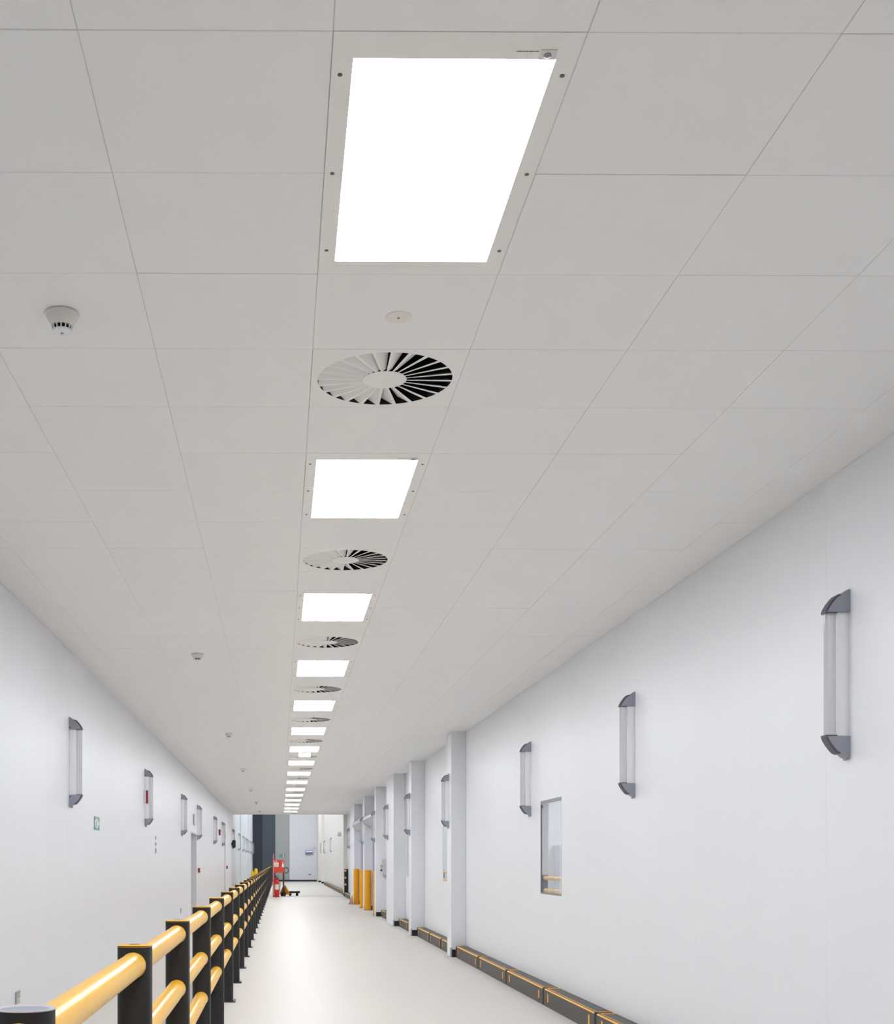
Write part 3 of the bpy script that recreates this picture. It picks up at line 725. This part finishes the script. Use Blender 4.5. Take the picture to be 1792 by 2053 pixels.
def extinguisher(x, y, h_, r_, label, rz=0):
    t = thing('fire_extinguisher', label, 'fire extinguisher', (x, y, 0), rz, 'red extinguishers at the fire point')
    b = MB().lathe([(r_*0.9, 0.0), (r_, 0.02), (r_, h_-0.11), (r_*0.9, h_-0.07), (r_*0.55, h_-0.03), (0.028, h_-0.012), (0.026, h_)], 24).build('cylinder', M['red'], t, smooth=True)
    MB().lathe([(0.03, h_), (0.03, h_+0.03), (0.018, h_+0.045)], 14).build('valve', M['dark'], t, smooth=True)
    MB().tube([(0, 0, h_+0.03), (0.05, -0.02, h_+0.06), (0.11, -0.03, h_+0.05)], 0.010).build('handle', M['dark'], t, smooth=True)
    MB().tube([(0.02, -0.02, h_+0.02), (r_+0.03, -0.03, h_-0.02), (r_+0.035, -0.03, h_-0.2), (r_+0.012, -0.02, h_*0.35)], 0.011, 8).build('hose', M['brownrod'], t, smooth=True)
    lb = MB(); n = 10; vs = []; fs = []
    for i in range(n+1):
        a = -PI/2+(-0.9+1.8*i/n)
        for z in (h_*0.42, h_*0.72): vs.append(((r_+0.0015)*math.cos(a), (r_+0.0015)*math.sin(a), z))
    for i in range(n): fs.append((2*i, 2*i+2, 2*i+3, 2*i+1))
    lb.add(vs, fs).build('label', M['pale'], b)
extinguisher(-0.12, 49.80, 0.72, 0.10, 'red fire extinguisher on the floor with dark hose, nearer of two')
extinguisher(-0.172, 50.02, 0.80, 0.07, 'taller slim red fire extinguisher standing behind the other')

# ------------------------------------------------------------------ pallet truck
TA = math.radians(58)
t = thing('pallet_truck', 'amber and black hand pallet truck parked by the fire point', 'pallet truck', (0.150, 50.95, 0), TA)
def TL(x, y, z): return (x*math.cos(TA)+y*math.sin(TA), -x*math.sin(TA)+y*math.cos(TA), z)
MB().lathe([(0.055, 0.10), (0.055, 0.36), (0.03, 0.40)], 16).build('pump', M['brownrod'], t, smooth=True)
MB().tube([TL(0, 0, 0.34), TL(0.0, -0.02, 0.62), TL(0.0, -0.03, 1.10)], [0.03, 0.033, 0.03], 10).build('drawbar', M['brownrod'], t, smooth=True)
rg = [TL(0.115+0.085*math.cos(2*PI*i/18), -0.04, 1.07+0.115*math.sin(2*PI*i/18)) for i in range(19)]
MB().tube(rg, 0.014, 8).build('handle', M['dark'], t, smooth=True)
MB().tube([TL(-0.06, -0.1, 0.12), TL(0.03, -0.25, 0.02)], 0.018, 8).build('foot_pedal', M['skirt'], t, smooth=True)
MB().prism([(-0.25, 0.08), (0.25, 0.08), (0.21, 0.17), (0.045, 0.44), (-0.045, 0.44), (-0.21, 0.17)], 0.06, 0.11, 'x').build('head_frame', M['truck'], t)
for s_ in (-1, 1):
    MB().box(0.11, 0.92, s_*0.17-0.075, s_*0.17+0.075, 0.12, 0.20, 0.008).build('fork', M['brownrod'] if s_ > 0 else M['skirt'], t)
    MB().lathe([(0.060, -0.03), (0.060, 0.03)], 14).build('fork_roller', M['skirt'], t, loc=(0.80, s_*0.17, 0.060)).rotation_euler = (PI/2, 0, 0)
    MB().lathe([(0.085, -0.02), (0.085, 0.02)], 18).build('steer_wheel', M['skirt'], t, loc=(-0.02, s_*0.06, 0.086)).rotation_euler = (PI/2, 0, 0)

# ------------------------------------------------------------------ hall end fittings
t = thing('insect_lamp', 'grey box lamp with violet glowing strip on the white far wall', 'insect lamp', (2.1, HY-0.101, 1.95))
MB().box(-0.27, 0.27, -0.12, 0, 0, 0.28, 0.01).build('housing', mat('insect_grey', rgb(140, 138, 150), 0.5), t)
MB().box(-0.25, 0.25, -0.128, -0.1205, 0.16, 0.25).build('violet_tube', M['violet'], t)
t = thing('alarm_box', 'tiny grey box high to the right of the violet lamp', 'alarm', (2.5, HY-0.101, 2.35))
MB().box(-0.04, 0.04, -0.05, 0, 0, 0.10, 0.005).build('housing', M['bracket'], t)
MB().box(-0.02, 0.02, -0.056, -0.0505, 0.02, 0.06).build('face', M['opal'], t)
t = thing('wall_socket', 'small grey double socket low on the white far wall', 'socket', (2.15, HY-0.101, 0.46))
MB().box(-0.1, 0.1, -0.03, 0, 0, 0.08, 0.004).build('plate', M['bracket'], t)
for s_ in (-0.05, 0.05): MB().box(s_-0.025, s_+0.025, -0.034, -0.0305, 0.02, 0.06).build('outlet', M['skirt'], t)
t = thing('exit_sign', 'pale green exit sign on the grey far hall wall above the fire point', 'sign', (0.2, HY-0.002, 1.72))
MB().box(-0.26, 0.22, -0.02, 0, 0, 0.24).build('plate', mat('pale_exit_green', rgb(140, 172, 158), 0.5), t)
MB().prism([(-0.20, 0.12), (-0.10, 0.20), (-0.10, 0.15), (-0.02, 0.15), (-0.02, 0.09), (-0.10, 0.09), (-0.10, 0.04)], -0.024, -0.0205).build('arrow', M['green'], t)
MB().box(0.02, 0.07, -0.024, -0.0205, 0.03, 0.21).build('door_symbol', M['white'], t)
t = thing('wall_box', 'small beige rounded box high on the hall right wall', 'box', (HXR, 58.2, 2.62))
MB().box(-0.16, 0, -0.1, 0.1, 0, 0.2, 0.03).build('body', mat('beige_box', rgb(205, 203, 190), 0.5), t, smooth=True)
MB().box(-0.168, -0.1605, -0.05, 0.05, 0.04, 0.12).build('face', M['opal'], t)
struct('trim_floor_glint', MB().box(-0.4, 2.6, 50.95, 51.1, 0.0005, 0.004), M['white'])  # threshold strip; its white colour stands in for reflections along the floor transition
struct('baseboard_stub', MB().box(2.64, 2.78, YE-0.02, YE-0.001, 0, 0.10), M['skirt'])
print('tiles', cnt)
